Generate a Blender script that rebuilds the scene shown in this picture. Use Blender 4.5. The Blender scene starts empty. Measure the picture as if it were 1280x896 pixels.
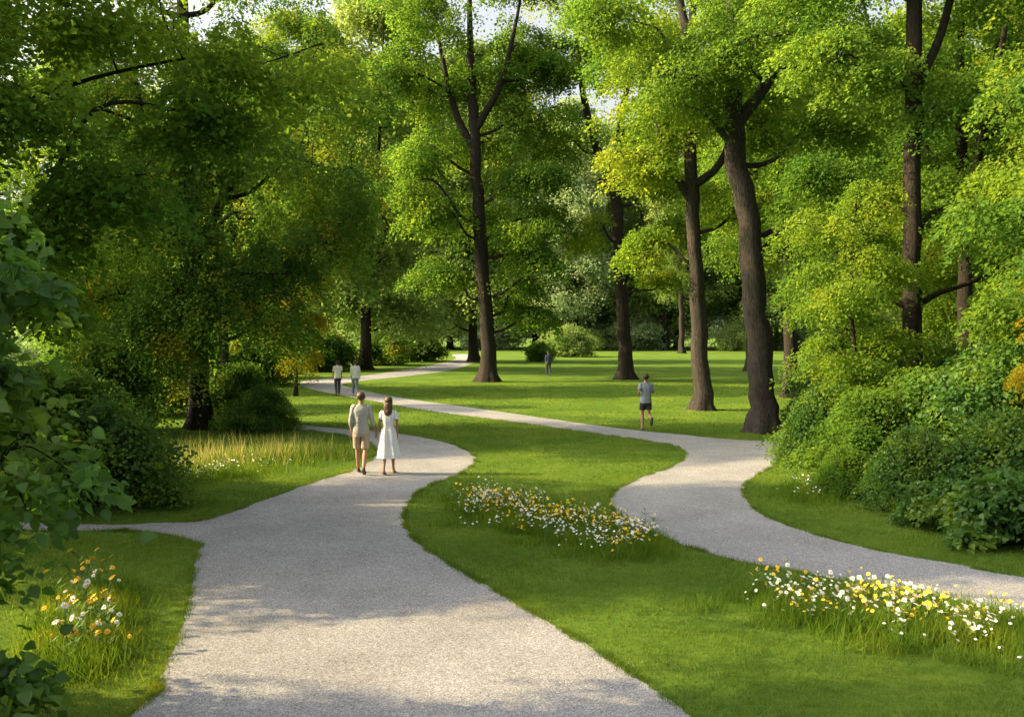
import bpy, math, random
import numpy as np
from mathutils import Vector, Matrix
from mathutils.geometry import tessellate_polygon
random.seed(7)
scene = bpy.context.scene
col = scene.collection
scene.view_settings.view_transform = 'Standard'
scene.view_settings.look = 'None'
scene.view_settings.exposure = 0

# ------------------------------------------------------------ camera / light
cam = bpy.data.cameras.new("camera"); camo = bpy.data.objects.new("camera", cam); col.objects.link(camo)
camo.location = (0, 0, 3.0); camo.rotation_euler = (math.radians(90), 0, 0)
cam.sensor_width = 36; cam.lens = 30.94; cam.shift_y = -0.0234
cam.clip_start = 0.1; cam.clip_end = 2000
scene.camera = camo

SUN_EL = 27.0
SUN_AZ = -90.0      # degrees clockwise from +Y  (sun to the west)
world = bpy.data.worlds.new("World"); scene.world = world; world.use_nodes = True
wn = world.node_tree
bg = wn.nodes["Background"]
sky = wn.nodes.new("ShaderNodeTexSky"); sky.sky_type = 'NISHITA'; sky.sun_disc = False
sky.sun_elevation = math.radians(SUN_EL); sky.sun_rotation = math.radians(SUN_AZ % 360)
sky.air_density = 1.0; sky.dust_density = 8.0; sky.ozone_density = 1.0
hs = wn.nodes.new("ShaderNodeHueSaturation"); hs.inputs['Saturation'].default_value = 0.45
wb = wn.nodes.new("ShaderNodeMix"); wb.data_type = 'RGBA'; wb.blend_type = 'MULTIPLY'; wb.inputs[0].default_value = 1
wb.inputs[7].default_value = (1.02, 1.0, 0.95, 1)
wn.links.new(sky.outputs[0], hs.inputs['Color']); wn.links.new(hs.outputs[0], wb.inputs[6]); wn.links.new(wb.outputs[2], bg.inputs[0]); bg.inputs[1].default_value = 0.43
sun = bpy.data.lights.new("sun", 'SUN'); sun.energy = 13.0; sun.angle = math.radians(0.6); sun.color = (1.0, 0.76, 0.38)
suno = bpy.data.objects.new("sun", sun); col.objects.link(suno)
el = math.radians(SUN_EL); az = math.radians(SUN_AZ)
sdir = Vector((math.sin(az) * math.cos(el), math.cos(az) * math.cos(el), math.sin(el)))
suno.rotation_euler = sdir.to_track_quat('Z', 'Y').to_euler(); suno.location = sdir * 60

# ------------------------------------------------------------ materials
def newmat(name):
    m = bpy.data.materials.new(name); m.use_nodes = True
    nt = m.node_tree; nt.nodes.clear()
    out = nt.nodes.new("ShaderNodeOutputMaterial")
    return m, nt, out
def N(nt, t, **kw):
    n = nt.nodes.new(t)
    for k, v in kw.items(): setattr(n, k, v)
    return n
def ramp(nt, stops, src=None):
    r = nt.nodes.new("ShaderNodeValToRGB")
    e = r.color_ramp.elements
    while len(e) < len(stops): e.new(0.5)
    for i, (p, c) in enumerate(stops):
        e[i].position = p; e[i].color = (c[0], c[1], c[2], 1)
    if src is not None: nt.links.new(src, r.inputs[0])
    return r
def mixc(nt, fac, a, b, mode='MIX'):
    m = nt.nodes.new("ShaderNodeMix"); m.data_type = 'RGBA'; m.blend_type = mode
    for s, v in ((m.inputs[0], fac), (m.inputs[6], a), (m.inputs[7], b)):
        if hasattr(v, 'links'): nt.links.new(v, s)
        elif isinstance(v, (int, float)): s.default_value = v
        else: s.default_value = (v[0], v[1], v[2], 1)
    return m.outputs[2]
def noise(nt, vec, scale, detail=3, rough=0.55):
    n = nt.nodes.new("ShaderNodeTexNoise"); n.inputs['Scale'].default_value = scale
    n.inputs['Detail'].default_value = detail; n.inputs['Roughness'].default_value = rough
    if vec is not None: nt.links.new(vec, n.inputs['Vector'])
    return n.outputs[0]

def leaf_mat(name, dark, mid, light, transl=0.45, tboost=(2.1, 1.85, 0.9), gloss=0.0, scale=0.35, accent=None):
    m, nt, out = newmat(name)
    tc = N(nt, "ShaderNodeTexCoord"); geo = N(nt, "ShaderNodeNewGeometry")
    nz = noise(nt, tc.outputs['Object'], scale, 2)
    r = ramp(nt, [(0.32, dark), (0.5, mid), (0.68, light)], nz)
    r2 = ramp(nt, [(0.0, (0.8, 0.82, 0.82)), (0.6, (1, 1, 1)), (1.0, (1.22, 1.18, 1.0))], geo.outputs['Random Per Island'])
    c = mixc(nt, 1.0, r.outputs[0], r2.outputs[0], 'MULTIPLY')
    if accent:
        nz2 = noise(nt, tc.outputs['Object'], scale * 1.7, 2)
        f = ramp(nt, [(0.54, (0, 0, 0)), (0.64, (1, 1, 1))], nz2)
        c = mixc(nt, f.outputs[0], c, accent)
    d = N(nt, "ShaderNodeBsdfDiffuse"); nt.links.new(c, d.inputs[0])
    t = N(nt, "ShaderNodeBsdfTranslucent"); tcx = mixc(nt, 1.0, c, tboost, 'MULTIPLY'); nt.links.new(tcx, t.inputs[0])
    mx = N(nt, "ShaderNodeMixShader"); mx.inputs[0].default_value = transl
    nt.links.new(d.outputs[0], mx.inputs[1]); nt.links.new(t.outputs[0], mx.inputs[2])
    res = mx
    if gloss:
        g = N(nt, "ShaderNodeBsdfGlossy"); g.inputs['Roughness'].default_value = 0.45; g.inputs[0].default_value = (1, 1, 1, 1)
        mg = N(nt, "ShaderNodeMixShader"); mg.inputs[0].default_value = gloss
        nt.links.new(mx.outputs[0], mg.inputs[1]); nt.links.new(g.outputs[0], mg.inputs[2]); res = mg
    nt.links.new(res.outputs[0], out.inputs[0])
    return m
M_LEAF = leaf_mat("green_leaves", (0.056, 0.132, 0.025), (0.092, 0.178, 0.030), (0.15, 0.235, 0.034), transl=.52)
M_LEAFD = leaf_mat("deep_green_leaves", (0.050, 0.125, 0.032), (0.078, 0.160, 0.037), (0.12, 0.205, 0.038), transl=.52, accent=(0.20, 0.225, 0.032))  # accent paints yellow sunlit clumps into the leaf colour
M_LEAFY = leaf_mat("yellow_green_leaves", (0.086, 0.17, 0.024), (0.138, 0.225, 0.028), (0.215, 0.275, 0.032), transl=0.5, tboost=(2.0, 1.75, .85))
M_GOLD = leaf_mat("golden_leaves", (0.15, 0.18, 0.015), (0.24, 0.23, 0.02), (0.34, 0.23, 0.022), transl=0.5, tboost=(1.6, 1.4, .8))
M_LEAFH = leaf_mat("haze_toned_green_leaves", (0.14, 0.215, 0.075), (0.18, 0.255, 0.085), (0.24, 0.31, 0.09), scale=0.2, transl=.5, tboost=(1.8, 1.7, 1))  # distance haze painted into the leaf colour, no volume
M_LEAFF = leaf_mat("haze_toned_far_leaves", (0.23, 0.31, 0.175), (0.265, 0.34, 0.185), (0.305, 0.375, 0.19), scale=0.12, transl=.5, tboost=(1.6, 1.6, 1.2))  # stronger painted haze: paler leaf colour for the farthest trees
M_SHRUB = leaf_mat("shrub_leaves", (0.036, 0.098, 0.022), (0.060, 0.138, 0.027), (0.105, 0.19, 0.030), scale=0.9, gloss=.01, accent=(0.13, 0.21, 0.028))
M_BROAD = leaf_mat("broad_glossy_leaves", (0.038, 0.108, 0.024), (0.070, 0.16, 0.028), (0.14, 0.23, 0.034), scale=1.1, gloss=0.02, transl=.5)
M_GRASS = leaf_mat("grass_blades", (0.078, 0.148, 0.022), (0.105, 0.182, 0.026), (0.150, 0.222, 0.030), scale=0.5, transl=0.45, tboost=(1.9, 1.5, 0.8))
M_MEADOW = leaf_mat("meadow_blades", (0.065, 0.14, 0.018), (0.10, 0.18, 0.022), (0.16, 0.22, 0.026), scale=1.5, transl=0.4)
M_STRAW = leaf_mat("straw_blades", (0.30, 0.29, 0.09), (0.42, 0.38, 0.14), (0.52, 0.45, 0.19), scale=1.5, transl=0.35, tboost=(1.2, 1.2, 0.9))

def bark(name, c1, c2):
    m, nt, out = newmat(name)
    tc = N(nt, "ShaderNodeTexCoord"); mp = N(nt, "ShaderNodeMapping"); mp.inputs['Scale'].default_value = (1, 1, 0.25)
    nt.links.new(tc.outputs['Object'], mp.inputs[0])
    a = noise(nt, mp.outputs[0], 20, 7, 0.75); b = noise(nt, tc.outputs['Object'], 1.3, 3)
    r = ramp(nt, [(0.32, c1), (0.66, c2)], a)
    moss = ramp(nt, [(0.5, (1, 1, 1)), (0.75, (0.75, 0.95, 0.6))], b)
    c = mixc(nt, 1, r.outputs[0], moss.outputs[0], 'MULTIPLY')
    p = N(nt, "ShaderNodeBsdfPrincipled"); p.inputs['Roughness'].default_value = 0.9; p.inputs['Specular IOR Level'].default_value = 0.15
    nt.links.new(c, p.inputs['Base Color'])
    bp = N(nt, "ShaderNodeBump"); bp.inputs['Strength'].default_value = 1.0; bp.inputs['Distance'].default_value = 0.07
    nt.links.new(a, bp.inputs['Height']); nt.links.new(bp.outputs[0], p.inputs['Normal'])
    nt.links.new(p.outputs[0], out.inputs[0]); return m
M_BARK = bark("brown_bark", (0.010, 0.009, 0.007), (0.048, 0.038, 0.028))
M_BARKG = bark("grey_bark", (0.012, 0.010, 0.0085), (0.074, 0.063, 0.050))

def plain(name, c, rough=0.8, bump=0.0, bscale=40, var=0.15, sss=0):
    m, nt, out = newmat(name)
    p = N(nt, "ShaderNodeBsdfPrincipled"); p.inputs['Roughness'].default_value = rough
    tc = N(nt, "ShaderNodeTexCoord"); nz = noise(nt, tc.outputs['Object'], bscale, 3)
    r = ramp(nt, [(0.3, [x * (1 - var) for x in c]), (0.7, [min(1, x * (1 + var)) for x in c])], nz)
    nt.links.new(r.outputs[0], p.inputs['Base Color'])
    if bump:
        n2 = noise(nt, tc.outputs['Object'], 9, 3)
        bp = N(nt, "ShaderNodeBump"); bp.inputs['Strength'].default_value = bump; bp.inputs['Distance'].default_value = 0.04
        nt.links.new(n2, bp.inputs['Height']); nt.links.new(bp.outputs[0], p.inputs['Normal'])
    nt.links.new(p.outputs[0], out.inputs[0]); return m

def ground_mat():
    m, nt, out = newmat("lawn_ground")
    tc = N(nt, "ShaderNodeTexCoord"); P = tc.outputs['Object']
    a = noise(nt, P, 0.35, 5, .65); b = noise(nt, P, 6, 4, 0.7); c3 = noise(nt, P, 45, 3, 0.8)
    r = ramp(nt, [(0.33, (0.072, 0.140, 0.020)), (0.5, (0.104, 0.18, 0.024)), (0.68, (0.155, 0.225, 0.030))], a)
    r2 = ramp(nt, [(0.3, (0.7, 0.75, 0.7)), (0.5, (1, 1, 1)), (0.75, (1.3, 1.2, 1.1))], b)
    r3 = ramp(nt, [(0.3, (0.5, 0.55, 0.55)), (0.55, (1, 1, 1)), (0.75, (1.4, 1.3, 1.2))], c3)
    c = mixc(nt, 1, r.outputs[0], r2.outputs[0], 'MULTIPLY'); c = mixc(nt, 0.8, c, r3.outputs[0], 'MULTIPLY')
    p = N(nt, "ShaderNodeBsdfPrincipled"); p.inputs['Roughness'].default_value = 0.95
    p.inputs['Specular IOR Level'].default_value = 0.05
    nt.links.new(c, p.inputs['Base Color'])
    bp = N(nt, "ShaderNodeBump"); bp.inputs['Strength'].default_value = 0.7; bp.inputs['Distance'].default_value = 0.04
    nt.links.new(c3, bp.inputs['Height']); nt.links.new(bp.outputs[0], p.inputs['Normal'])
    nt.links.new(p.outputs[0], out.inputs[0]); return m
M_GROUND = ground_mat()
def gravel_mat():
    m, nt, out = newmat("gravel")
    tc = N(nt, "ShaderNodeTexCoord"); P = tc.outputs['Object']
    v = N(nt, "ShaderNodeTexVoronoi"); v.inputs['Scale'].default_value = 90; nt.links.new(P, v.inputs['Vector'])
    v2 = N(nt, "ShaderNodeTexVoronoi"); v2.inputs['Scale'].default_value = 34; nt.links.new(P, v2.inputs['Vector'])
    sep = N(nt, "ShaderNodeSeparateColor"); nt.links.new(v.outputs['Color'], sep.inputs[0])
    r = ramp(nt, [(0.0, (0.22, 0.222, 0.235)), (0.4, (0.335, 0.338, 0.355)), (0.75, (0.425, 0.43, 0.45)), (1.0, (0.56, 0.565, 0.58))], sep.outputs[0])
    gap = ramp(nt, [(0.2, (1, 1, 1)), (0.75, (0.6, 0.59, 0.58))], v.outputs['Distance'])
    c = mixc(nt, 1, r.outputs[0], gap.outputs[0], 'MULTIPLY')
    a = noise(nt, P, 0.9, 6, 0.65); big = ramp(nt, [(0.3, (0.82, 0.81, 0.79)), (0.7, (1.12, 1.11, 1.10))], a)
    c = mixc(nt, 1, c, big.outputs[0], 'MULTIPLY')
    sep2 = N(nt, "ShaderNodeSeparateColor"); nt.links.new(v2.outputs['Color'], sep2.inputs[0])
    bs = ramp(nt, [(0.0, (0.9, 0.9, 0.9)), (1.0, (1.1, 1.1, 1.1))], sep2.outputs[0])
    c = mixc(nt, 1, c, bs.outputs[0], 'MULTIPLY')
    p = N(nt, "ShaderNodeBsdfPrincipled"); p.inputs['Roughness'].default_value = 0.9; p.inputs['Specular IOR Level'].default_value = 0.1
    nt.links.new(c, p.inputs['Base Color'])
    inv = N(nt, "ShaderNodeMath"); inv.operation = 'SUBTRACT'; inv.inputs[0].default_value = 1; nt.links.new(v.outputs['Distance'], inv.inputs[1])
    bp = N(nt, "ShaderNodeBump"); bp.inputs['Strength'].default_value = 0.6; bp.inputs['Distance'].default_value = 0.010
    nt.links.new(inv.outputs[0], bp.inputs['Height']); nt.links.new(bp.outputs[0], p.inputs['Normal'])
    nt.links.new(p.outputs[0], out.inputs[0]); return m
M_GRAVEL = gravel_mat()
M_PEBBLE = plain("pebble_stone", (0.40, 0.405, 0.42), 0.85, var=0.3, bscale=25)
M_WHITE = plain("white_petals", (0.80, 0.80, 0.76), 0.7, var=0.05)
M_YELLOW = plain("yellow_petals", (0.82, 0.54, 0.03), 0.7, var=0.12, bscale=3)
M_CENTRE = plain("flower_centre", (0.70, 0.40, 0.02), 0.8)
M_ORANGEC = plain("orange_centre", (0.62, 0.32, 0.01), 0.8)
M_STEM = plain("flower_stem", (0.08, 0.16, 0.02), 0.7)

# ------------------------------------------------------------ mesh helpers
def np_mesh(name, V, F, mats, mi=None, smooth=False):
    V = np.asarray(V, dtype=np.float32); F = np.asarray(F, dtype=np.int32)
    me = bpy.data.meshes.new(name)
    me.vertices.add(len(V)); me.vertices.foreach_set("co", V.ravel())
    me.loops.add(F.size); me.loops.foreach_set("vertex_index", F.ravel())
    me.polygons.add(len(F)); me.polygons.foreach_set("loop_start", np.arange(0, F.size, F.shape[1], dtype=np.int32))
    if mi is not None: me.polygons.foreach_set("material_index", np.asarray(mi, dtype=np.int32))
    me.polygons.foreach_set("use_smooth", np.full(len(F), smooth, dtype=bool))
    for m in mats: me.materials.append(m)
    me.update(calc_edges=True)
    return me
def obj(name, me, parent=None, loc=None, **props):
    o = bpy.data.objects.new(name, me); col.objects.link(o)
    if parent: o.parent = parent
    if loc is not None: o.location = loc
    for k, v in props.items(): o[k] = v
    return o
def catmull(P, k=6, closed=False):
    P = np.asarray(P, dtype=float); n = len(P); out = []
    rngi = range(n) if closed else range(n - 1)
    for i in rngi:
        if closed: p0, p1, p2, p3 = P[(i - 1) % n], P[i], P[(i + 1) % n], P[(i + 2) % n]
        else:
            p1, p2 = P[i], P[i + 1]; p0 = P[i - 1] if i > 0 else 2 * p1 - p2; p3 = P[i + 2] if i + 2 < n else 2 * p2 - p1
        for j in range(k):
            t = j / k
            out.append(0.5 * (2 * p1 + (p2 - p0) * t + (2 * p0 - 5 * p1 + 4 * p2 - p3) * t * t + (3 * p1 - p0 - 3 * p2 + p3) * t ** 3))
    if not closed: out.append(P[-1])
    return np.array(out)
class Tubes:
    def __init__(s): s.V = []; s.F = []; s.n = 0; s.mi = []
    def add(s, P, R, sides=8, flare=False, mi=0):
        P = np.asarray(P, float); R = np.asarray(R, float); n = len(P)
        T = np.gradient(P, axis=0); T /= np.linalg.norm(T, axis=1)[:, None] + 1e-9
        ref = np.array([0.0, 1.0, 0.0]) if abs(T[:, 1]).mean() < 0.8 else np.array([1.0, 0, 0])
        A = np.cross(T, ref); A /= np.linalg.norm(A, axis=1)[:, None] + 1e-9
        B = np.cross(T, A)
        th = np.linspace(0, 2 * np.pi, sides, endpoint=False)
        rr = np.repeat(R[:, None], sides, 1)
        if flare:
            z = P[:, 2:3] - P[0, 2]
            rr = rr * (1 + 0.6 * np.exp(-z / 0.4)) * (1 + (0.24 * np.cos(5 * th + 1)[None] + 0.12 * np.cos(3 * th)[None]) * np.exp(-z / 0.8) + 0.05 * np.cos(6 * th + z * 0.7) + 0.03 * np.cos(9 * th - z * 1.7))
        V = P[:, None] + rr[..., None] * (np.cos(th)[None, :, None] * A[:, None] + np.sin(th)[None, :, None] * B[:, None])
        V = V.reshape(-1, 3)
        i = np.arange(n - 1)[:, None]; j = np.arange(sides)[None]; j2 = (j + 1) % sides
        q = np.stack([i * sides + j, i * sides + j2, (i + 1) * sides + j2, (i + 1) * sides + j], -1).reshape(-1, 4)
        s.V.append(V); s.F.append(q + s.n); s.n += len(V); s.mi.append(np.full(len(q), mi))
    def mesh(s, name, mats, smooth=True):
        return np_mesh(name, np.vstack(s.V), np.vstack(s.F), mats, np.concatenate(s.mi), smooth)

def nrm(a): return a / (np.linalg.norm(a, axis=-1, keepdims=True) + 1e-9)
def leaf_arrays(C, O, R, n, L, rs, droop=0.35, thick=0.12, tilt=0.65, broad=False, width=0.42):
    C = np.asarray(C, float); O = np.asarray(O, float); K = len(C)
    Rk = (R * rs.uniform(0.65, 1.2, K))[:, None]
    rho = np.sqrt(rs.random((K, n))); ph = rs.random((K, n)) * 2 * np.pi
    lob = 0.75 + 0.25 * np.sin(3 * ph + rs.random((K, 1)) * 6.28) * np.sin(5 * ph + rs.random((K, 1)) * 6.28) + 0.1
    rho = rho * lob
    a = rho * np.cos(ph) * Rk; b = rho * np.sin(ph) * Rk * 0.8
    O = nrm(O); Pv = nrm(np.cross(O, [0, 0, 1.0])); U = nrm(np.cross(Pv, O))
    z = -droop * rho ** 2 * Rk + rs.standard_normal((K, n)) * thick * Rk - 0.25 * a * droop
    pos = C[:, None] + a[..., None] * O[:, None] + b[..., None] * Pv[:, None] + z[..., None] * U[:, None]
    d = nrm(O[:, None] * np.cos(ph)[..., None] + Pv[:, None] * np.sin(ph)[..., None] + rs.standard_normal((K, n, 3)) * 0.5 + np.array([0, 0, -0.45]))
    nn = nrm(np.array([0, 0, 1.0]) + rs.standard_normal((K, n, 3)) * tilt)
    s = nrm(np.cross(d, nn)); nn = np.cross(s, d)
    l = (L * rs.uniform(0.65, 1.25, (K, n)))[..., None]
    pos = pos.reshape(-1, 3); d = d.reshape(-1, 3); s = s.reshape(-1, 3); nn = nn.reshape(-1, 3); l = l.reshape(-1, 1)
    if broad:
        vs = [pos, pos + d * l * .18 - s * l * .36 + nn * l * .05, pos + d * l * .5 - s * l * .38 + nn * l * .06, pos + d * l * 1.0 - nn * l * .12,
              pos + d * l * .5 + s * l * .38 + nn * l * .06, pos + d * l * .18 + s * l * .36 + nn * l * .05]
    else:
        vs = [pos, pos + d * l * .45 - s * l * width + nn * l * .06, pos + d * l - nn * l * .12, pos + d * l * .45 + s * l * width + nn * l * .06]
    k = len(vs)
    V = np.stack(vs, 1).reshape(-1, 3); F = np.arange(len(V)).reshape(-1, k)
    return V, F

def make_plant(seed, stems, lobes, leaf=.15, n=220, R=1.3, droop=.4, bmat=None, lmat=None, broad=False, sides=16, flare=True, names=("trunk", "crown"), thick=.14, tilt=.6, twig=0.03, shell=0.45, limbk=.018):
    rs = np.random.default_rng(seed); tb = Tubes(); A = []
    for i, st in enumerate(stems):
        P = catmull(st, 5)
        if len(P) > 3: P[2:, :2] += rs.standard_normal((len(P) - 2, 2)) * P[2:, 3:4] * 0.10
        tb.add(P[:, :3], P[:, 3], sides, flare=(flare and i == 0)); A.append(P)
    A = np.vstack(A); C = []; O = []
    for (cx, cy, cz, rx, ry, rz, k) in lobes:
        c = np.array([cx, cy, cz]); hd = np.linalg.norm(A[:, :2] - c[:2], axis=1)
        cost = np.linalg.norm(A[:, :3] - c, axis=1) + 4 * np.maximum(0, A[:, 2] - (cz - 0.35 * hd))
        a = A[np.argmin(cost)]; v = c - a[:3]; ln = np.linalg.norm(v)
        r0 = min(a[3] * .6, twig + limbk * ln + 0.015)
        hz = np.array([v[0], v[1], 0])
        path = catmull([a[:3], a[:3] + v * .3 + rs.standard_normal(3) * ln * .06 + [0, 0, -.02 * ln], a[:3] + v * .65 + rs.standard_normal(3) * ln * .08 + [0, 0, .06 * ln], c, c + nrm(hz + 1e-6) * rx * .5 + rs.standard_normal(3) * .2 * rx], 5)
        tb.add(path, np.linspace(r0, .012, len(path)), 7)
        for q in range(int(k)):
            u = nrm(rs.standard_normal(3)); p = c + u * rs.random() ** shell * np.array([rx, ry, rz])
            dd = np.linalg.norm(path - p, axis=1) + np.linspace(1.2, 0, len(path)) * 0.3 * rx
            s0 = path[np.argmin(dd)]; mid = (s0 + p) / 2 + rs.standard_normal(3) * .08 * np.linalg.norm(p - s0)
            tb.add(catmull([s0, mid, p], 3), np.linspace(twig * .8, .006, 7), 4)
            C.append(p); o = np.array([p[0] - a[0], p[1] - a[1], 0]) + rs.standard_normal(3) * [1, 1, .25] * rx * .3
            O.append(o)
    V, F = leaf_arrays(C, O, R, n, leaf, rs, droop, thick, tilt, broad)
    return tb.mesh(names[0], [bmat or M_BARK]), np_mesh(names[1], V, F, [lmat or M_LEAF])

def place(name, label, category, meshes, parts, loc, rot=0.0, sc=1.0, group=None, cmat=None):
    e = bpy.data.objects.new(name, None); e.empty_display_size = 0.5; col.objects.link(e)
    e.location = (loc[0], loc[1], loc[2] if len(loc) > 2 else 0); e.rotation_euler = (0, 0, rot)
    e.scale = (sc, sc, sc) if not hasattr(sc, '__len__') else sc
    e["label"] = label; e["category"] = category
    if group: e["group"] = group
    for pn, me in zip(parts, meshes):
        o = bpy.data.objects.new(pn, me); o.parent = e; col.objects.link(o)
        if cmat and pn in ("crown", "foliage"):
            o.material_slots[0].link = 'OBJECT'; o.material_slots[0].material = cmat
    return e

def auto_lobes(seed, H, zb, Rc, m, k, low=0.75):
    rs = np.random.default_rng(seed); L = []
    for i in range(m):
        t = (i + .5) / m; z = zb + (H - zb) * t ** .9
        prof = Rc * (low + (1 - low) * math.sin(min(1, t * 2) * math.pi / 2)) * math.sqrt(max(0.05, 1 - max(0, (t - .45) / .6) ** 2))
        a = i * 2.4 + rs.uniform(-.4, .4); rr = prof * rs.uniform(.45, .7) if t < .92 else 0
        s = prof * rs.uniform(.42, .58)
        L.append((rr * math.cos(a), rr * math.sin(a), z, max(1.3, s), max(1.3, s), max(1.1, s * .62), k))
    return L
def auto_stems(seed, H, r, zf, lean=(0, 0)):
    rs = np.random.default_rng(seed)
    lx, ly = lean
    main = [(0, 0, -.1, r), (lx * .1, ly * .1, zf * .3, r * .86), (lx * .4, ly * .4, zf * .7, r * .76), (lx, ly, zf, r * .7), (lx * 1.3 + .4, ly * 1.3, zf + (H - zf) * .4, r * .42), (lx * 1.5, ly * 1.5 + .3, H * .93, r * .08)]
    S = [main]
    for i in range(3):
        a = i * 2.1 + rs.uniform(0, 1); f = rs.uniform(.16, .24) * (H - zf)
        S.append([(lx, ly, zf - .4, r * .5), (lx + math.cos(a) * f * .5, ly + math.sin(a) * f * .5, zf + (H - zf) * .2, r * .38), (lx + math.cos(a) * f, ly + math.sin(a) * f, zf + (H - zf) * .5, r * .2), (lx + math.cos(a) * f * 1.2, ly + math.sin(a) * f * 1.2, H * .85, r * .06)])
    return S

# ------------------------------------------------------------ ground and paths
me = np_mesh("ground", [(-400, -60, 0), (400, -60, 0), (400, 700, 0), (-400, 700, 0)], [[0, 1, 2, 3]], [M_GROUND])
obj("ground", me, kind="structure")
A_ = [(-3.8, -4), (-3.4, 3), (-3.01, 6.9), (-3.06, 7.64), (-3.48, 9.38), (-4.15, 11.5), (-4.5, 12.6), (-5.08, 13.15), (-5.85, 13.4), (-6.6, 13.47), (-12, 13.7),
      (-12, 14.8), (-6.84, 13.95), (-5.6, 14.04), (-4.89, 14.35), (-4.49, 15.94), (-4.05, 17.8), (-3.53, 19.4), (-3.37, 21.2), (-3.54, 22.9), (-4.2, 25), (-5.3, 26.6), (-6.7, 27.7), (-8.0, 28.3),
      (-8.1, 29.6), (-7.2, 29.3), (-5.34, 28.0), (-3.39, 26.6), (-1.76, 24.3), (-1.0, 22), (-.88, 20.6), (-1.12, 18.97), (-1.6, 17.6), (-1.84, 16.2), (-1.78, 14.5), (-1.58, 13.4), (-1.24, 12.4),
      (-.72, 11.3), (-.19, 10.3), (.34, 9.24), (.765, 8.42), (1.11, 7.64), (1.4, 6.9), (1.9, 5), (2.4, 3), (2.8, -4)]
B_ = [(12, 3), (7.5, 7), (5.5, 9.2), (4.99, 9.79), (4.35, 10.4), (3.64, 11.1), (2.98, 11.7), (2.4, 12.6), (1.875, 13.75), (1.73, 15.2), (1.95, 16.75), (2.68, 18.4), (3.64, 20), (4.28, 21.7), (4.39, 23.6), (3.64, 25),
      (2.44, 26.8), (0, 30.3), (-3.1, 34.4), (-6.07, 39.3), (-9.45, 45.2), (-11.8, 50), (-13.2, 55), (-13.1, 59), (-11.3, 62), (-9.33, 73), (-7.7, 89), (-7, 110), (-9, 132),
      (-6, 132), (-4, 110), (-4.2, 89), (-5.3, 73), (-7.9, 62.5), (-9.8, 57), (-10.2, 53), (-8.6, 48.5), (-5.3, 41.8), (-1.3, 35.5), (1.68, 30.8), (3.56, 28), (5.04, 26.4), (6, 25.4), (7, 24.8), (8.4, 24.4), (15, 24),
      (15, 22.9), (8.14, 23.5), (6.93, 22.8), (6.43, 21.4), (5.95, 20.1), (5.03, 18.4), (4.45, 16.9), (4.16, 15), (4.43, 13.5), (5.1, 12.2), (5.83, 11.46), (6.3, 10.86), (9, 8.2), (14, 4)]
rsp = np.random.default_rng(3)
def path_mesh(name, pts, z):
    P = catmull(pts, 14, closed=True)
    P += rsp.standard_normal(P.shape) * 0.009
    tris = tessellate_polygon([[Vector((p[0], p[1], 0)) for p in P]])
    V = np.c_[P, np.full(len(P), z)]
    return P, np_mesh(name, V, [list(t) for t in tris], [M_GRAVEL])
PA, mA = path_mesh("gravel_path", A_, 0.006); PB, mB = path_mesh("gravel_path", B_, 0.006)
for m_ in (mA, mB):
    if sum(p.normal.z for p in m_.polygons) < 0: m_.flip_normals()
obj("path", mA, kind="structure"); obj("path", mB, kind="structure")
def inside(X, Y, P):
    r = np.zeros(len(X), bool); n = len(P); j = n - 1
    for i in range(n):
        xi, yi = P[i]; xj, yj = P[j]
        if yi != yj:
            c = ((yi > Y) != (yj > Y)) & (X < (xj - xi) * (Y - yi) / (yj - yi) + xi); r ^= c
        j = i
    return r
A2 = catmull(A_, 4, True); B2 = catmull(B_, 4, True)
def on_path(X, Y): return inside(X, Y, A2) | inside(X, Y, B2)

# ------------------------------------------------------------ grass blades
def blades(X, Y, H, W, rs, lean=.45, Z=None):
    n = len(X); th = rs.random(n) * 2 * np.pi; s = np.c_[np.cos(th), np.sin(th), np.zeros(n)]
    l = rs.standard_normal((n, 2)) * lean; b = np.c_[X, Y, np.zeros(n) if Z is None else Z]
    tip = b + np.c_[l * H[:, None], H]
    V = np.stack([b - s * W[:, None] / 2, b + s * W[:, None] / 2, tip], 1).reshape(-1, 3)
    return V, np.arange(len(V)).reshape(-1, 3)
rs = np.random.default_rng(11)
Xs = []; Ys = []; Hs = []; Ws = []
for (d0, d1, dens, h, w) in ((5.5, 9, 2000, .040, .007), (9, 13, 1200, .038, .009), (13, 19, 650, .038, .013), (19, 30, 300, .038, .02), (30, 55, 70, .045, .035)):
    area = (d1 - d0) * (d1 + d0) * .62; n = int(area * dens)
    y = rs.uniform(d0, d1, n); x = rs.uniform(-1, 1, n) * .62 * d1
    k = abs(x) < .62 * y + .3; x = x[k]; y = y[k]
    k = ~on_path(x, y); x = x[k]; y = y[k]
    tuft = 1 + .35 * np.sin(x * 3.1 + 2 * np.sin(y * 2.3)) * np.sin(y * 2.9 + x)
    Xs.append(x); Ys.append(y); Hs.append(h * tuft * rs.uniform(.5, 1.4, len(x))); Ws.append(w * rs.uniform(.7, 1.3, len(x)))
V, F = blades(np.concatenate(Xs), np.concatenate(Ys), np.concatenate(Hs), np.concatenate(Ws), rs)
obj("grass", np_mesh("grass", V, F, [M_GRASS]), kind="stuff")
E = np.vstack([catmull(A_, 60, True), catmull(B_, 60, True)]); E = E[(E[:, 1] > 5.5) & (E[:, 1] < 32) & (abs(E[:, 0]) < 12)]
E = np.repeat(E, 14, 0) + rs.standard_normal((len(E) * 14, 2)) * .03
m_clump = np.sin(E[:, 0] * 5.1 + 3 * np.sin(E[:, 1] * 3.3)) + rs.standard_normal(len(E)) * .5 > -.2
E = E[m_clump]
V, F = blades(E[:, 0], E[:, 1], rs.uniform(.02, .07, len(E)), np.full(len(E), .009), rs, .6)
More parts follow.
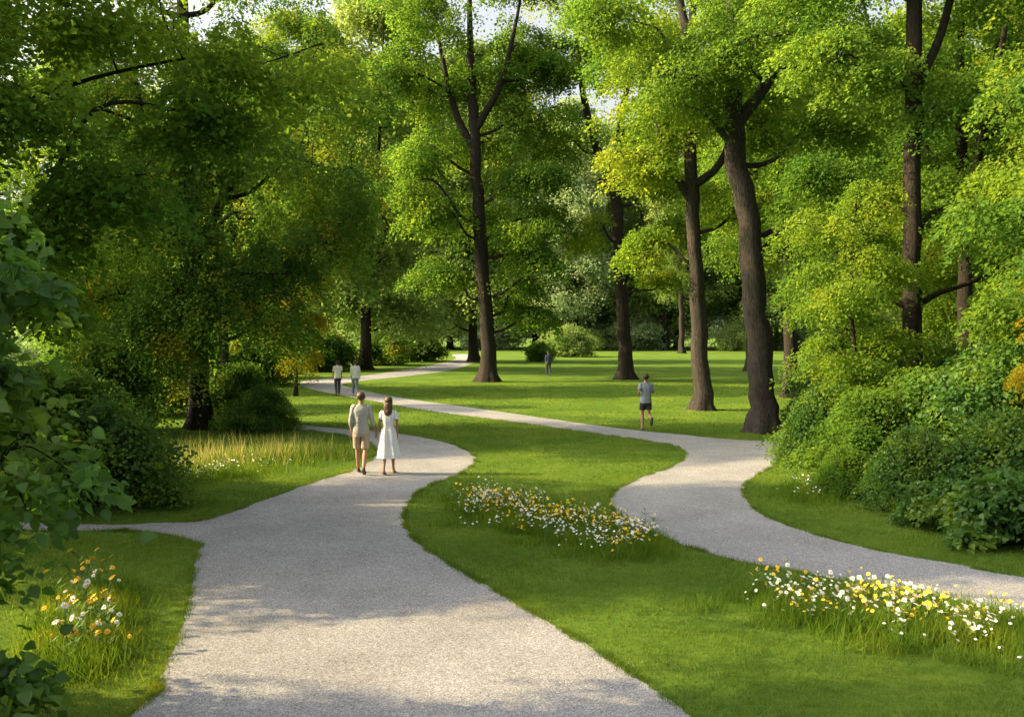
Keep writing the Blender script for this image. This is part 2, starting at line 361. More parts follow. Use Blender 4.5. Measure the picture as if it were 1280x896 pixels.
obj("path_edge_grass", np_mesh("path_edge_grass", V, F, [M_GRASS]), kind="stuff")
def pebbles(n, y0, y1):
    y = y0 + (y1 - y0) * rs.random(n) ** 1.6; x = rs.uniform(-1, 1, n) * .62 * y; k = on_path(x, y); return x[k], y[k]
x, y = pebbles(40000, 5.5, 14)
ed = E[rs.integers(0, len(E), 2500)] + rs.standard_normal((2500, 2)) * .10
x = np.r_[x, ed[:, 0]]; y = np.r_[y, ed[:, 1]]; n = len(x); s = rs.uniform(.003, .007, n)[:, None]
oc = np.array([(1, 0, 0), (0, 1, 0), (-1, 0, 0), (0, -1, 0), (0, 0, .7), (0, 0, -.7)])
V = np.c_[x, y, np.full(n, .008)][:, None] + (oc[None] * rs.uniform(.6, 1.3, (n, 6, 1))) * s[:, None]
f = np.array([(0, 1, 4), (1, 2, 4), (2, 3, 4), (3, 0, 4), (1, 0, 5), (2, 1, 5), (3, 2, 5), (0, 3, 5)])
F = (f[None] + 6 * np.arange(n)[:, None, None]).reshape(-1, 3)
obj("loose_gravel", np_mesh("loose_gravel", V.reshape(-1, 3), F, [M_PEBBLE]), kind="stuff")

# ------------------------------------------------------------ hero trees
TP = ("trunk", "crown")
def hero(seed, name, label, loc, stems, lobes, bm=None, lm=None, rk=.88, **kw):
    stems = [[(a, b, c, r * rk) for a, b, c, r in s] for s in stems]
    ms = make_plant(seed, stems, lobes, bmat=bm, lmat=lm, **kw)
    return place(name, label, "tree", ms, TP, loc), ms
st = [[(0, 0, -.1, .62), (-.05, 0, 3, .52), (-.5, 0, 9, .46), (-.8, 0, 14, .40), (-1.0, 0, 18, .32), (-1.2, 0, 24, .18), (-1, 0, 30, .05)],
      [(-.8, 0, 14.5, .3), (-2.2, .3, 17.5, .24), (-3.2, .5, 22, .12), (-3.6, .5, 26, .04)],
      [(-.8, 0, 16, .28), (.8, -.3, 19, .22), (2, -.4, 24, .1), (2.2, -.4, 28, .03)]]
lb = [(-3.5, -1, 11, 2.2, 2, 1.2, 15), (3.0, -1, 9.5, 2.0, 2, 1.3, 15), (2.3, 1, 6.0, 1.6, 1.8, 1.2, 11), (-3.2, 1, 7.0, 1.8, 1.8, 1.1, 10), (3.0, 0, 13, 2.2, 2.2, 1.3, 15), (-4.6, 0, 15, 2.4, 2.4, 1.5, 17),
      (3.4, 0, 17, 2.2, 2.4, 1.5, 15), (-4, 1, 19, 2.8, 2.4, 1.8, 19), (.4, 1.5, 20, 2.6, 2.2, 1.7, 16), (2.0, 2, 22, 2.6, 3, 2.0, 18), (-3.8, -2, 23, 3.2, 3, 2.2, 24), (1, 0, 26, 3, 3, 2, 14), (0, 3, 16, 3, 2.5, 1.6, 13), (-1, 3, 11, 2.5, 2, 1.5, 11),
      (-5.4, 0, 12.5, 1.8, 1.8, 1.0, 10), (3.8, .5, 10.6, 1.5, 1.7, 1.0, 8), (3.2, .5, 4.4, 1.2, 1.3, .9, 8), (-5.8, -1, 19.5, 2, 2, 1.6, 14), (3.2, -1, 7.6, 1.4, 1.5, 1.1, 9), (4.6, 0, 20.5, 2.2, 2.2, 1.8, 16)]
hero(1, "tree", "tall broadleaf tree with layered crown standing beside the path", (-1.5, 56), st, lb, n=430, R=1.6, leaf=.165, droop=.75, thick=.15)
st = [[(0, 0, -.1, .60), (-.2, 0, 3, .50), (-.6, 0, 9, .44), (-.8, 0, 12.5, .42), (-2.2, 0, 16, .3), (-3.2, 0, 21, .2), (-3.5, 0, 27, .06)],
      [(-.8, 0, 12.2, .34), (-.4, .2, 17, .28), (.5, .3, 23, .16), (.6, .3, 29, .05)]]
lb = [(3.2, -1, 10, 2.2, 2, 1.3, 12), (-3.0, -1, 10, 1.2, 1.4, 1.3, 6), (3.5, 0, 13.5, 2.6, 2.4, 1.4, 16), (-4.3, 0, 16, 1.9, 2.2, 1.5, 12), (1.4, 1.5, 17, 2.4, 2.2, 1.6, 13), (4.4, 1, 18, 2.6, 2.6, 1.8, 16),
      (-5.4, 0, 21, 2.6, 2.4, 1.8, 18), (-1, 1, 22, 2.8, 2.6, 2, 15), (3, 0, 23, 3, 3, 2, 16), (-3, 1, 26, 3, 3, 2, 14), (2.6, 1, 7.0, 1.3, 1.3, 1.2, 6)]
hero(2, "tree", "tall dark-trunked tree with yellow-green crown on the open lawn", (7.7, 59), st, lb, lm=M_LEAFY, n=430, R=1.6, leaf=.165, droop=.75, thick=.15)
st = [[(0, 0, -.1, .46), (-.08, 0, 2, .42), (-.25, 0, 5, .37), (-.45, 0, 8.5, .33), (-.5, 0, 13, .24), (-.3, 0, 18, .15), (0, 0, 20, .04)],
      [(-.45, 0, 8.3, .24), (-1.5, .2, 10.3, .2), (-2.2, .2, 14, .13), (-2.6, .2, 19, .04)], [(-.45, 0, 8.8, .22), (.9, .1, 10.2, .18), (1.8, .2, 14, .1), (2.2, .2, 18, .04)]]
lb = [(-2.3, -.5, 10.0, 1.8, 1.8, 1.1, 15), (2.0, -.5, 8.2, 1.8, 1.6, 1.1, 13), (-1.6, 1, 12, 2.2, 2, 1.3, 16), (2.6, 0, 11.5, 2, 2, 1.3, 16), (0, -2, 13, 2.2, 1.8, 1.3, 13), (-3, 0, 14.5, 2.2, 2.2, 1.4, 14),
      (2.8, 0, 15.5, 2.4, 2.4, 1.5, 12), (0, 1, 17.5, 2.8, 2.8, 1.6, 10), (-2.0, .6, 6.8, 1.2, 1.2, .9, 8)]
hero(3, "tree", "slim grey-brown tree forking high up beside the grass verge", (7.6, 35), st, lb, bm=M_BARKG, lm=M_LEAFY, rk=.78, n=430, R=1.25, leaf=.13, droop=.65, thick=.15)
st = [[(0, 0, -.1, .50), (-.05, 0, 1.5, .44), (-.25, 0, 4, .42), (-.6, 0, 7, .40), (-.95, 0, 9.2, .36), (-.9, 0, 14, .25), (-.6, 0, 18, .05)],
      [(-.95, 0, 8.9, .26), (-2.0, .2, 10.6, .2), (-2.6, .4, 14, .13), (-3, .4, 17, .04)], [(-.9, 0, 9.4, .24), (.3, -.1, 11.2, .2), (1.2, -.2, 15, .12), (1.8, -.2, 17, .04)]]
lb = [(-3.0, -1.2, 10.4, 2, 1.8, 1.0, 17), (-1.0, -2.2, 11.4, 2, 1.6, 1.0, 13), (2.0, -1, 9.4, 1.9, 1.8, 1.1, 16), (2.8, 0, 12, 2.2, 2, 1.3, 16), (-4, 0, 12.6, 2.2, 2.2, 1.2, 16), (0, -1.5, 13.4, 2.4, 2.2, 1.3, 14), (-2.5, 1, 15.5, 2.5, 2.5, 1.5, 8),
      (2.2, 0, 16, 2.6, 2.6, 1.6, 8), (1.8, .8, 6.6, 1.5, 1.5, .9, 11), (3.3, 1, 7.5, 1.6, 1.6, 1.0, 12), (2.4, 1.5, 4.8, 1.3, 1.3, .9, 9)]
hero(4, "tree", "large leaning brown-barked tree with flared roots beside the path", (7.75, 27), st, lb, bm=M_BARKG, rk=.84, n=500, R=1.15, leaf=.105, droop=.65, thick=.15)
st = [[(0, 0, -.1, .28), (0, 0, 3, .25), (.0, 0, 6, .235), (.05, 0, 9.5, .22), (.1, 0, 14, .15), (0, 0, 17, .05)], [(.05, 0, 9.0, .14), (.9, .1, 11, .11), (1.6, .2, 14.5, .07), (1.8, .2, 16, .03)]]
lb = [(-1.8, -.6, 9.8, 1.5, 1.4, .9, 14), (1.6, -.8, 9.0, 1.6, 1.4, .9, 15), (-2.2, 0, 12, 1.8, 1.8, 1.2, 12), (2.2, 0, 12, 2, 2, 1.2, 12), (0, -1.2, 12.6, 1.8, 1.8, 1.0, 13), (0, 0, 15.5, 2.4, 2.4, 1.4, 8), (1.8, 0, 6.4, 1.3, 1.3, .9, 12), (-1.8, .6, 7.0, 1.2, 1.2, .9, 10), (2.6, .5, 4.8, 1.2, 1.2, .8, 10), (-2.0, .3, 4.6, 1.1, 1.2, .8, 9), (-.1, -1, 8.3, .7, .6, .5, 3)]
hero(5, "tree", "slender dark-trunked tree rising out of green shrubs", (10.0, 22), st, lb, n=460, R=1.0, leaf=.10, lm=M_LEAF, droop=.65, thick=.15)
st = [[(0, 0, -.1, .36), (-.05, 0, 2, .34), (-.2, 0, 5, .30), (-.4, 0, 9, .26), (-.6, 0, 14, .18), (-.5, 0, 17, .05)], [(-.2, 0, 5.4, .2), (.9, -.6, 7.2, .16), (2.0, -1, 8.6, .1), (2.6, -1, 9.6, .05)], [(-.3, 0, 6.6, .2), (-1.4, -.5, 8.8, .16), (-2.0, -.7, 12, .08)]]
lb = [(3.4, -.6, 5.6, 1.7, 1.8, 1.3, 22), (2.2, -2, 4.8, 1.6, 1.5, 1.1, 18), (3.8, .5, 8.4, 2, 2, 1.5, 22), (1.8, -2.4, 8.4, 2, 1.6, 1.2, 20), (-2.5, -1.5, 7.2, 2.2, 1.8, 1.2, 18), (4.0, .5, 11.5, 2, 2, 1.5, 18), (0, -2, 11.4, 2.4, 2, 1.4, 18),
      (-3.6, -.5, 10.4, 2.2, 2.2, 1.4, 16), (2.4, 0, 14.4, 2.6, 2.6, 1.6, 10), (-2.6, 0, 14.2, 2.6, 2.6, 1.6, 8), (-2.2, -1.4, 4.2, 1.8, 1.5, 1.0, 16), (2.4, .4, 3.4, 1.1, 1.2, .7, 9), (0.5, 2.5, 7, 2.4, 2, 2, 8),
      (-.2, -2.8, 6.4, 1.8, 1.3, 1.1, 22), (.4, -2.6, 4.3, 1.5, 1.1, .8, 18), (-.8, -2.4, 3.6, 1.3, 1, .6, 13), (-.3, -2.6, 9, 1.8, 1.4, 1, 16), (4.8, 0, 6.8, 1.1, 1.1, 1, 9), (.3, -2.2, 2.9, 1.0, .8, .4, 8)]
hero(7, "tree", "spreading green tree with low drooping boughs beside the path", (-9.9, 28), st, lb, lm=M_LEAFD, n=440, R=1.05, leaf=.10, droop=1.25, thick=.16)

# ------------------------------------------------------------ generic tree kinds, reused as individuals
gA = make_plant(21, auto_stems(21, 24, .38, 9, (.4, 0)), auto_lobes(21, 23.5, 8, 5.6, 15, 14), n=360, R=1.5, leaf=.155, droop=.65, thick=.16)
gB = make_plant(22, auto_stems(22, 19, .30, 6, (-.3, .2)), auto_lobes(22, 18.5, 3.6, 4.6, 16, 15, .9), n=380, R=1.4, leaf=.14, droop=.8, thick=.16)
gC = make_plant(23, auto_stems(23, 28, .45, 7, (.2, .2)), auto_lobes(23, 27.5, 3.0, 6.2, 18, 15, .9), n=230, R=2.2, leaf=.29, thick=.22, droop=.6)
LBL = ["leafy broadleaf tree at the shaded edge of the lawn", "tall broadleaf tree in the park woodland", "sunlit yellow-green tree in the park woodland"]
def gen(kind, x, y, rot, sc, mat=None, lab=0):
    place("tree", LBL[lab], "tree", kind, TP, (x, y), rot, sc, group="woodland trees around the lawn", cmat=mat)
# left side
gen(gB, -12.0, 4.35, 1.3, .80, M_LEAF)  # unseen tree, added to cast shade on the near path
gen(gB, -16.5, 3.7, 3.3, .80, M_LEAF)  # unseen, added behind the previous tree to thicken its shade
gen(gB, -10.8, 11.9, .3, .70, M_LEAF)  # added to shade the path; its crown also fills the upper left
gen(gB, -15.5, 12.9, 2.3, .62, M_LEAF)  # out of view, added to close the shade beyond the sun streak
gen(gB, -14.5, 15.6, 5.3, .58, M_LEAF)
gen(gB, -18, 25.4, 2.1, .9, M_LEAF)
gen(gB, -17.5, 36.0, 4.1, .5, M_LEAF)  # hidden from view, added to split the sun band on the lawn
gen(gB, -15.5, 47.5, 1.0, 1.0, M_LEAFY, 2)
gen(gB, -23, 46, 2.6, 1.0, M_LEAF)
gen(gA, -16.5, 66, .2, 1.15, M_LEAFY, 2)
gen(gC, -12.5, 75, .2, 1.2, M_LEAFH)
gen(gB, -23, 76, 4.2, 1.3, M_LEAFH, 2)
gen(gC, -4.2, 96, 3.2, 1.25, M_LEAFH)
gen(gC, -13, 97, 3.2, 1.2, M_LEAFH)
# right side
gen(gA, 13.3, 42, 2.2, .9, M_LEAF)
gen(gA, 16.0, 31, 4.0, .85, M_LEAF)
gen(gB, 15.5, 19.5, 1.4, .82, M_LEAFY, 2)
gen(gB, 20.5, 38, 3.0, .95, M_LEAFY, 2)
gen(gA, 19.5, 72, 5.1, 1.1, M_LEAFY)
gen(gB, 25, 52, .7, 1.15, M_LEAFY, 2)
gen(gB, 34, 68, 2.7, 1.3, M_LEAFH)
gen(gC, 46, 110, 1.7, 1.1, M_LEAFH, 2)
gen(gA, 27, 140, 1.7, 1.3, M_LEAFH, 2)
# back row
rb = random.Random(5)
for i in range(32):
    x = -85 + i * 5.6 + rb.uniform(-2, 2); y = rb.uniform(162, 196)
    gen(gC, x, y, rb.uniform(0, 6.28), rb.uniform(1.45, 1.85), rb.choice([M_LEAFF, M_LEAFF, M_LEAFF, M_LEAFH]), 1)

# ------------------------------------------------------------ shrubs and small trees
def shrub_stems(seed, H, r=.04, n=5):
    q = random.Random(seed); S = []
    for i in range(n):
        a = i * 6.28 / n + q.uniform(-.4, .4); f = q.uniform(.3, .6) * H
        S.append([(0.05 * math.cos(a), .05 * math.sin(a), -.05, r), (math.cos(a) * f * .4, math.sin(a) * f * .4, H * .4, r * .7), (math.cos(a) * f, math.sin(a) * f, H * .85, r * .2)])
    return S
def dome(seed, R, H, m, k):
    q = np.random.default_rng(seed); L = []
    for i in range(m):
        t = (i + .5) / m; z = H * (.12 + .72 * t); pr = R * math.sqrt(max(.05, 1 - (t) ** 2.2)) * q.uniform(.7, 1.45); a = i * 2.4 + q.uniform(-.5, .5)
        L.append((pr * .6 * math.cos(a), pr * .6 * math.sin(a), z, R * .42, R * .42, H * .16, k))
    return L
SP = ("stem", "foliage")
sA = make_plant(31, shrub_stems(1, 1.8), dome(31, 1.4, 1.9, 14, 12), n=150, R=.5, leaf=.08, flare=False, names=SP, lmat=M_SHRUB, sides=6, twig=.012, thick=.25, droop=.7)
sB = make_plant(32, shrub_stems(2, 2.6), dome(32, 1.6, 2.9, 16, 10), n=160, R=.64, leaf=.09, flare=False, names=SP, lmat=M_SHRUB, sides=6, twig=.012, droop=.8)
sC = make_plant(33, shrub_stems(3, 1.1), dome(33, .9, 1.1, 10, 10), n=80, R=.36, leaf=.105, flare=False, names=SP, lmat=M_BROAD, sides=6, twig=.01, broad=True)
sF = make_plant(34, shrub_stems(4, 3), dome(34, 2.5, 3.2, 14, 12), n=130, R=.9, leaf=.18, flare=False, names=SP, lmat=M_LEAFF, sides=6, twig=.02, thick=.25)
def shr(kind, x, y, rot, sc, lab, mat=None):
    place("shrub", lab, "shrub", kind, SP, (x, y), rot, sc, group="shrubs along the woodland edge", cmat=mat)
shr(sB, -9.4, 5.9, 1.3, 1.35, "dense dark green rounded shrub added out of view for shade")  # unseen shrub, added to block low sun on the near path
shr(sB, -8.6, 4.0, 2.3, 1.2, "dense dark green rounded shrub added out of view for shade")  # also unseen, added to keep the foreground in shade
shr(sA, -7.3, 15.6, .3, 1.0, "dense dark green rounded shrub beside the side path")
shr(sB, -9.0, 17.0, 2.3, .95, "dense dark green rounded shrub added out of view for shade", M_LEAFD)
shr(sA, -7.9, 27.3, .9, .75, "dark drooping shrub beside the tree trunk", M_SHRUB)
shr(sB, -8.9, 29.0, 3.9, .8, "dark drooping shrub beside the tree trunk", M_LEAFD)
shr(sB, -12.4, 26.5, 1.9, 1.1, "dense dark green rounded shrub added out of view for shade", M_SHRUB)
shr(sB, -11.6, 22.0, 1.1, .9, "dense dark green rounded shrub added out of view for shade")
shr(sB, -13.5, 33, 4.4, 1.2, "dense dark green rounded shrub added out of view for shade", M_LEAFD)
shr(sF, -15.5, 52, 1.0, 1.0, "dark woodland shrub beside the gravel path", M_LEAFD)
shr(sF, -18.5, 60, 2.0, 1.2, "dark woodland shrub beside the gravel path", M_LEAFD)
shr(sF, -15.5, 72, 3.0, 1.1, "dark woodland shrub beside the gravel path", M_LEAFD)
shr(sF, -12.5, 86, 4.0, 1.1, "dark woodland shrub beside the gravel path", M_LEAFD)
shr(sF, -10.5, 100, 5.0, 1.0, "rounded green shrub at the far lawn edge", M_LEAF)
shr(sF, 3.0, 98, .4, .7, "rounded green shrub at the far lawn edge", M_LEAF)
shr(sF, 7.2, 118, 1.4, 1.35, "haze-pale green rounded shrub on the far lawn", M_LEAFH)
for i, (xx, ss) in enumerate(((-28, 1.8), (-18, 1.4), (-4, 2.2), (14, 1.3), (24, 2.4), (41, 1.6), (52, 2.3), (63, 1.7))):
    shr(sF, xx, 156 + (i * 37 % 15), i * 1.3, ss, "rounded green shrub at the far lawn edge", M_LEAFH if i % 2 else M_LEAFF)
S1 = "leafy green shrub beside the gravel path"; S2 = "leafy green shrub under the trees"
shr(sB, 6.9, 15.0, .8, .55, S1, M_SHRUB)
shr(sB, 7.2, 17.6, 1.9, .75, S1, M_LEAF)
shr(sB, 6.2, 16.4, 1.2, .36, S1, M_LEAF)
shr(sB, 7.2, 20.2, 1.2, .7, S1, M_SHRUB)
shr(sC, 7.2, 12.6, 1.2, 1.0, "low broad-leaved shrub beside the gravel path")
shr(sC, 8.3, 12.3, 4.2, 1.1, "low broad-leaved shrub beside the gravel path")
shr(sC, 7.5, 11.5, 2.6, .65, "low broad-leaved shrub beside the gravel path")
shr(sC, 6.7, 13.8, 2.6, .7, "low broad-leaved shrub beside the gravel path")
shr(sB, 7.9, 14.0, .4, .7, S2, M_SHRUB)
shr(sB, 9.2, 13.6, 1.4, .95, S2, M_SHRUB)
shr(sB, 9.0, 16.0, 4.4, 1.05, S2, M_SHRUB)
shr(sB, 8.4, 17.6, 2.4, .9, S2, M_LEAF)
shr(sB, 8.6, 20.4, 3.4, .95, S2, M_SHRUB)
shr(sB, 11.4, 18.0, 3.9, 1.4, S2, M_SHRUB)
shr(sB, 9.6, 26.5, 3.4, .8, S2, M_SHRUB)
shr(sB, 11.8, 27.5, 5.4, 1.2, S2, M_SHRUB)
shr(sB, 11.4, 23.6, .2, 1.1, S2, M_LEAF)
shr(sF, 15.5, 40, 1.2, .9, S2, M_SHRUB)
shr(sF, 20, 48, 2.2, 1.0, S2, M_LEAF)
shr(sF, 25, 62, 2.9, 1.0, S2, M_LEAF)
yt = make_plant(41, [[(0, 0, -.1, .09), (.1, 0, 2, .07), (0, .1, 4.5, .05), (.1, 0, 7.4, .02)]],
    [(-1.1, -.3, 3.2, .9, .9, .45, 10), (.9, -.5, 3.6, .9, .9, .45, 10), (-.9, -.4, 4.6, 1, 1, .5, 11), (1.1, 0, 5.1, 1, 1, .5, 11), (0, -.9, 5.6, .9, .9, .5, 10), (-.7, .3, 6.4, 1, 1, .5, 12), (.5, 0, 7.2, .9, .9, .5, 10), (.1, .9, 4.6, 1, .9, .7, 7), (-.2, -.8, 2.5, .9, .8, .5, 8), (.2, -.3, 1.6, 1, .9, .5, 8)],
    n=260, R=.68, leaf=.082, lmat=M_LEAFY, sides=8, twig=.012, droop=.9, thick=.14)
place("young_tree", "young yellow-green maple growing on the shrubby bank", "tree", yt, TP, (7.7, 19.8), .4, .85)
place("young_tree", "young fresh-green maple above low shrubs", "tree", yt, TP, (9.6, 14.8), 2.6, 1.0, cmat=M_LEAF)
place("young_tree", "small golden-leaved tree at the woodland edge", "tree", yt, TP, (8.7, 14.0), 3.6, .45, cmat=M_GOLD)
place("young_tree", "young yellow-green maple leaning over the shrubs", "tree", yt, TP, (11.7, 18.6), 4.1, 1.2, cmat=M_LEAFY)
place("young_tree", "young green maple beside a dark trunk", "tree", yt, TP, (9.3, 25.0), 1.1, 1.0, cmat=M_LEAF)
place("young_tree", "small golden-leaved tree glowing under darker boughs", "tree", yt, TP, (-10.6, 43), 1.1, 1.1, cmat=M_GOLD)
# near left climbing shrub and overhanging tree
nb = make_plant(51, [[(-.4, 0, -.1, .06), (-.2, 0, 1.8, .05), (.1, .1, 3.8, .02)], [(-.2, .2, 0, .05), (.3, -.2, 1.6, .03), (.5, -.1, 3, .01)]],
    [(.35, 0, .5, .65, .8, .4, 18), (-.05, .2, 1.3, .6, .8, .4, 16), (.5, 0, 2.0, .7, .7, .35, 17), (.15, .2, 2.7, .6, .7, .4, 18), (.25, .1, 3.4, .7, .7, .3, 13), (-.9, .2, 1.5, .7, .8, 1.1, 20), (-.8, .2, 3.2, .7, .8, .8, 18), (-.3, .4, 4.1, .8, .8, .3, 10)],
    n=62, R=.40, leaf=.11, lmat=M_BROAD, flare=False, names=SP, sides=6, twig=.008, broad=True, thick=.24, droop=.8, tilt=.7)
place("shrub", "tall climbing shrub with broad fresh green leaves beside the path", "shrub", nb, SP, (-4.3, 6.4), 0, 1)
ov = make_plant(52, [[(0, 0, -.1, .20), (.1, 0, 3, .17), (.3, 0, 7, .13), (.2, 0, 11, .05)], [(.2, 0, 5.5, .05), (1.6, .6, 6.6, .035), (3.2, 1, 7.2, .025), (4.6, 1.2, 7.4, .012)]],
    [(1.6, 0, 4.6, 1.2, 1.2, .4, 15), (2.6, .2, 5.2, 1.1, 1.2, .4, 14), (3.6, .8, 6.4, 1.1, 1.1, .4, 15), (4.8, 1.0, 7.2, 1.2, 1.2, .4, 15), (2.4, .4, 7.8, 1.4, 1.4, .45, 16), (1, -.2, 6.2, 1.3, 1.3, .5, 16), (3.4, 0, 8.6, 1.6, 1.6, .6, 13), (0, 0, 9.5, 2, 2, 1.2, 10), (.8, .6, 3.6, 1.2, 1, .45, 14), (0.2, .3, 2.6, 1, 1, .5, 11), (2.2, -.8, 6.2, 1.1, .9, .4, 12), (.6, -.6, 7.4, 1.2, 1, .5, 12)],
    n=210, R=.78, leaf=.105, lmat=M_LEAFY, sides=10, twig=.008, droop=.85, limbk=.008, thick=.14)
place("tree", "leafy tree with boughs overhanging the lawn edge", "tree", ov, TP, (-8.6, 12.6), 0, 1, cmat=M_LEAF)

# distant woodland mass and understorey
rs = np.random.default_rng(77); C = []; O = []
for i in range(1500):
    x = rs.uniform(-190, 220); y = 208 + rs.uniform(-8, 8); z = 30 * rs.random() ** .8; C.append((x, y, z)); O.append((rs.normal(), -1, 0))
for i in range(450):
    y = rs.uniform(20, 185); s = rs.choice([-1, 1]); x = s * (30 + y * .32 + rs.uniform(-3, 3)); C.append((x, y, (7 if s > 0 else 4) * rs.random())); O.append((-s, rs.normal() * .4, 0))
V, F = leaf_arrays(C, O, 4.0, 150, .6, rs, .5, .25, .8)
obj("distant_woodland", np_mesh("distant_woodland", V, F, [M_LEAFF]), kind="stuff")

# ------------------------------------------------------------ wildflowers
def flower_mesh(name, H, kind, seed):
    q = np.random.default_rng(seed); tb = Tubes(); hx, hy = q.normal(size=2) * .15 * H
    P = catmull([(0, 0, 0), (hx * .3, hy * .3, H * .5), (hx, hy, H)], 3); tb.add(P, np.full(len(P), .0022), 3, mi=0)
    V = [np.vstack(tb.V)]; F = [np.vstack(tb.F)]; MI = [np.zeros(len(F[0]))]; n0 = tb.n
    c = np.array([hx, hy, H]); nn = nrm(np.array([q.normal() * .55, -.2 + q.normal() * .55, 1])); a = nrm(np.cross(nn, [0, 1, .01])); b = np.cross(nn, a)
    if kind == 'd': k, r, w = 14, .027, .16
    else: k, r, w = 8, .025, .33
    for i in range(k):
        t = 6.283 * i / k; d = a * math.cos(t) + b * math.sin(t); s = np.cross(nn, d); rr = r * q.uniform(.8, 1.15)
        V.append(np.array([c + d * .003 + nn * .001, c + d * rr * .6 - s * rr * w + nn * .003, c + d * rr - nn * .003, c + d * rr * .6 + s * rr * w + nn * .003])); F.append(np.arange(4)[None] + n0); n0 += 4; MI.append([1])
    ring = [c + (a * math.cos(t) + b * math.sin(t)) * r * .30 + nn * .003 for t in np.linspace(0, 6.283, 8, endpoint=False)]
    V.append(np.vstack([ring, c + nn * .009]))
    F.append(np.array([(n0 + i, n0 + i + 1, n0 + i + 2, n0 + 8) for i in (0, 2, 4)] + [(n0 + 6, n0 + 7, n0, n0 + 8)])); MI.append([2] * 4); n0 += 9
    for i in range(9):
        t = q.uniform(0, 6.28); z = q.uniform(.1, .8) * H; d = np.array([math.cos(t), math.sin(t), .6]); s = np.array([-math.sin(t), math.cos(t), 0]); p = np.array([hx * .3, hy * .3, z]) * [z / H, z / H, 1]
        V.append(np.array([p, p + d * .03 - s * .008, p + d * .07, p + d * .03 + s * .008])); F.append(np.arange(4)[None] + n0); n0 += 4; MI.append([0])
    mats = [M_STEM, M_WHITE, M_CENTRE] if kind == 'd' else [M_STEM, M_YELLOW, M_ORANGEC]
    return np_mesh(name, np.vstack(V), np.vstack(F), mats, np.concatenate(MI))
dm = [flower_mesh("daisy", h, 'd', i) for i, h in enumerate((.20, .24, .28, .16, .32))]
ym = [flower_mesh("yellow_wildflower", h, 'y', 20 + i) for i, h in enumerate((.22, .27, .33, .18, .30))]
def along(pts, n, w, rs, cl=0):
    P = catmull(pts, 20)
    if cl:
        m = max(1, n // cl); c = P[rs.integers(0, len(P), m)] + rs.standard_normal((m, 2)) * w
        return c[rs.integers(0, m, n)] + rs.standard_normal((n, 2)) * .12
    return P[rs.integers(0, len(P), n)] + rs.standard_normal((n, 2)) * w
rf = np.random.default_rng(91)
P1 = [(-.75, 15.5), (-.2, 14.8), (.3, 14.1), (.9, 13.4), (1.5, 12.9), (2.0, 12.5)]
P2 = [(3.2, 9.8), (3.5, 9.5), (4.0, 9.2), (4.6, 8.9), (5.6, 8.6)]
P3 = [(-4.85, 10.3), (-4.55, 9.4), (-4.2, 8.6), (-3.85, 7.8)]
P4 = [(-7.5, 17.4), (-6.6, 18.6), (-5.8, 19.4)]
P5 = [(5.3, 15.8), (6.0, 17.4)]
W1 = np.array([.24, .55]); W2 = np.array([.30, .36])
D = np.vstack([along(P1, 115, W1, rf, 5), along(P2, 140, W2, rf, 6), along(P3, 20, .16, rf), along(P4, 15, .4, rf), along(P5, 12, .25, rf)])
Yl = np.vstack([along(P1, 120, W1 * .9, rf, 5) + [-.05, .25], along(P2, 120, W2 * .9, rf, 6) + [-.1, .15], along(P3, 50, .17, rf) + [-.05, .1], along(P4, 6, .4, rf)])
def put_flowers(D, meshes, nm, lab, grp, cat):
    k = ~on_path(D[:, 0], D[:, 1]); D = D[k]
    for p in D:
        o = bpy.data.objects.new(nm, random.choice(meshes)); col.objects.link(o); s = random.uniform(.75, 1.25)
        if -5.5 < p[0] < -3: s *= 1.35
        o.location = (p[0], p[1], 0); o.rotation_euler = (0, 0, random.uniform(-1, 1)); o.scale = (s,) * 3
        o["label"] = lab; o["category"] = cat; o["group"] = grp
put_flowers(D, dm, "daisy", "white daisy with yellow centre standing in meadow grass", "white daisies in the flower strips", "flower")
put_flowers(Yl, ym, "yellow_wildflower", "yellow wildflower with orange centre in meadow grass", "yellow wildflowers in the flower strips", "flower")
def bloom_mass(pts, rs, k=6, r=.018, up=.24):
    n = len(pts); c = np.c_[pts, up * rs.uniform(.5, 1.25, n)]; nn = nrm(np.c_[rs.normal(size=n) * .5, rs.normal(size=n) * .5 - .3, np.ones(n)])
    a = nrm(np.cross(nn, [0, 1, .01])); b = np.cross(nn, a); r = r * rs.uniform(.6, 1.2, n)[:, None, None]
    t = np.linspace(0, 6.283, k, endpoint=False); d = a[:, None] * np.cos(t)[None, :, None] + b[:, None] * np.sin(t)[None, :, None]; s = np.cross(nn[:, None], d)
    C = c[:, None]; V = np.stack([C + d * .002, C + d * r * .6 - s * r * .36, C + d * r, C + d * r * .6 + s * r * .36], 2).reshape(-1, 3)
    return V, np.arange(len(V)).reshape(-1, 4)
WD = np.vstack([along(P1, 600, W1 * 1.1, rf, 9), along(P2, 300, W2 * 1.15, rf, 8), along(P5, 60, .3, rf), along(P4, 200, .5, rf)]); WD = WD[~on_path(WD[:, 0], WD[:, 1])]
V, F = bloom_mass(WD, rf); obj("small_white_blossoms", np_mesh("small_white_blossoms", V, F, [M_WHITE]), kind="stuff")
WY = np.vstack([along(P1, 500, W1, rf, 9) + [-.05, .25], along(P2, 220, W2, rf, 9)]); WY = WY[~on_path(WY[:, 0], WY[:, 1])]
V, F = bloom_mass(WY, rf, 5, .021); obj("small_yellow_blossoms", np_mesh("small_yellow_blossoms", V, F, [M_YELLOW]), kind="stuff")
T = np.vstack([along(P1, 20000, W1 * 1.1, rf, 60), along(P2, 22000, W2 * 1.1, rf, 60), along(P3, 9000, .22, rf), along(P4, 6000, .5, rf), along(P5, 3000, .3, rf)])
T = T[~on_path(T[:, 0], T[:, 1])]
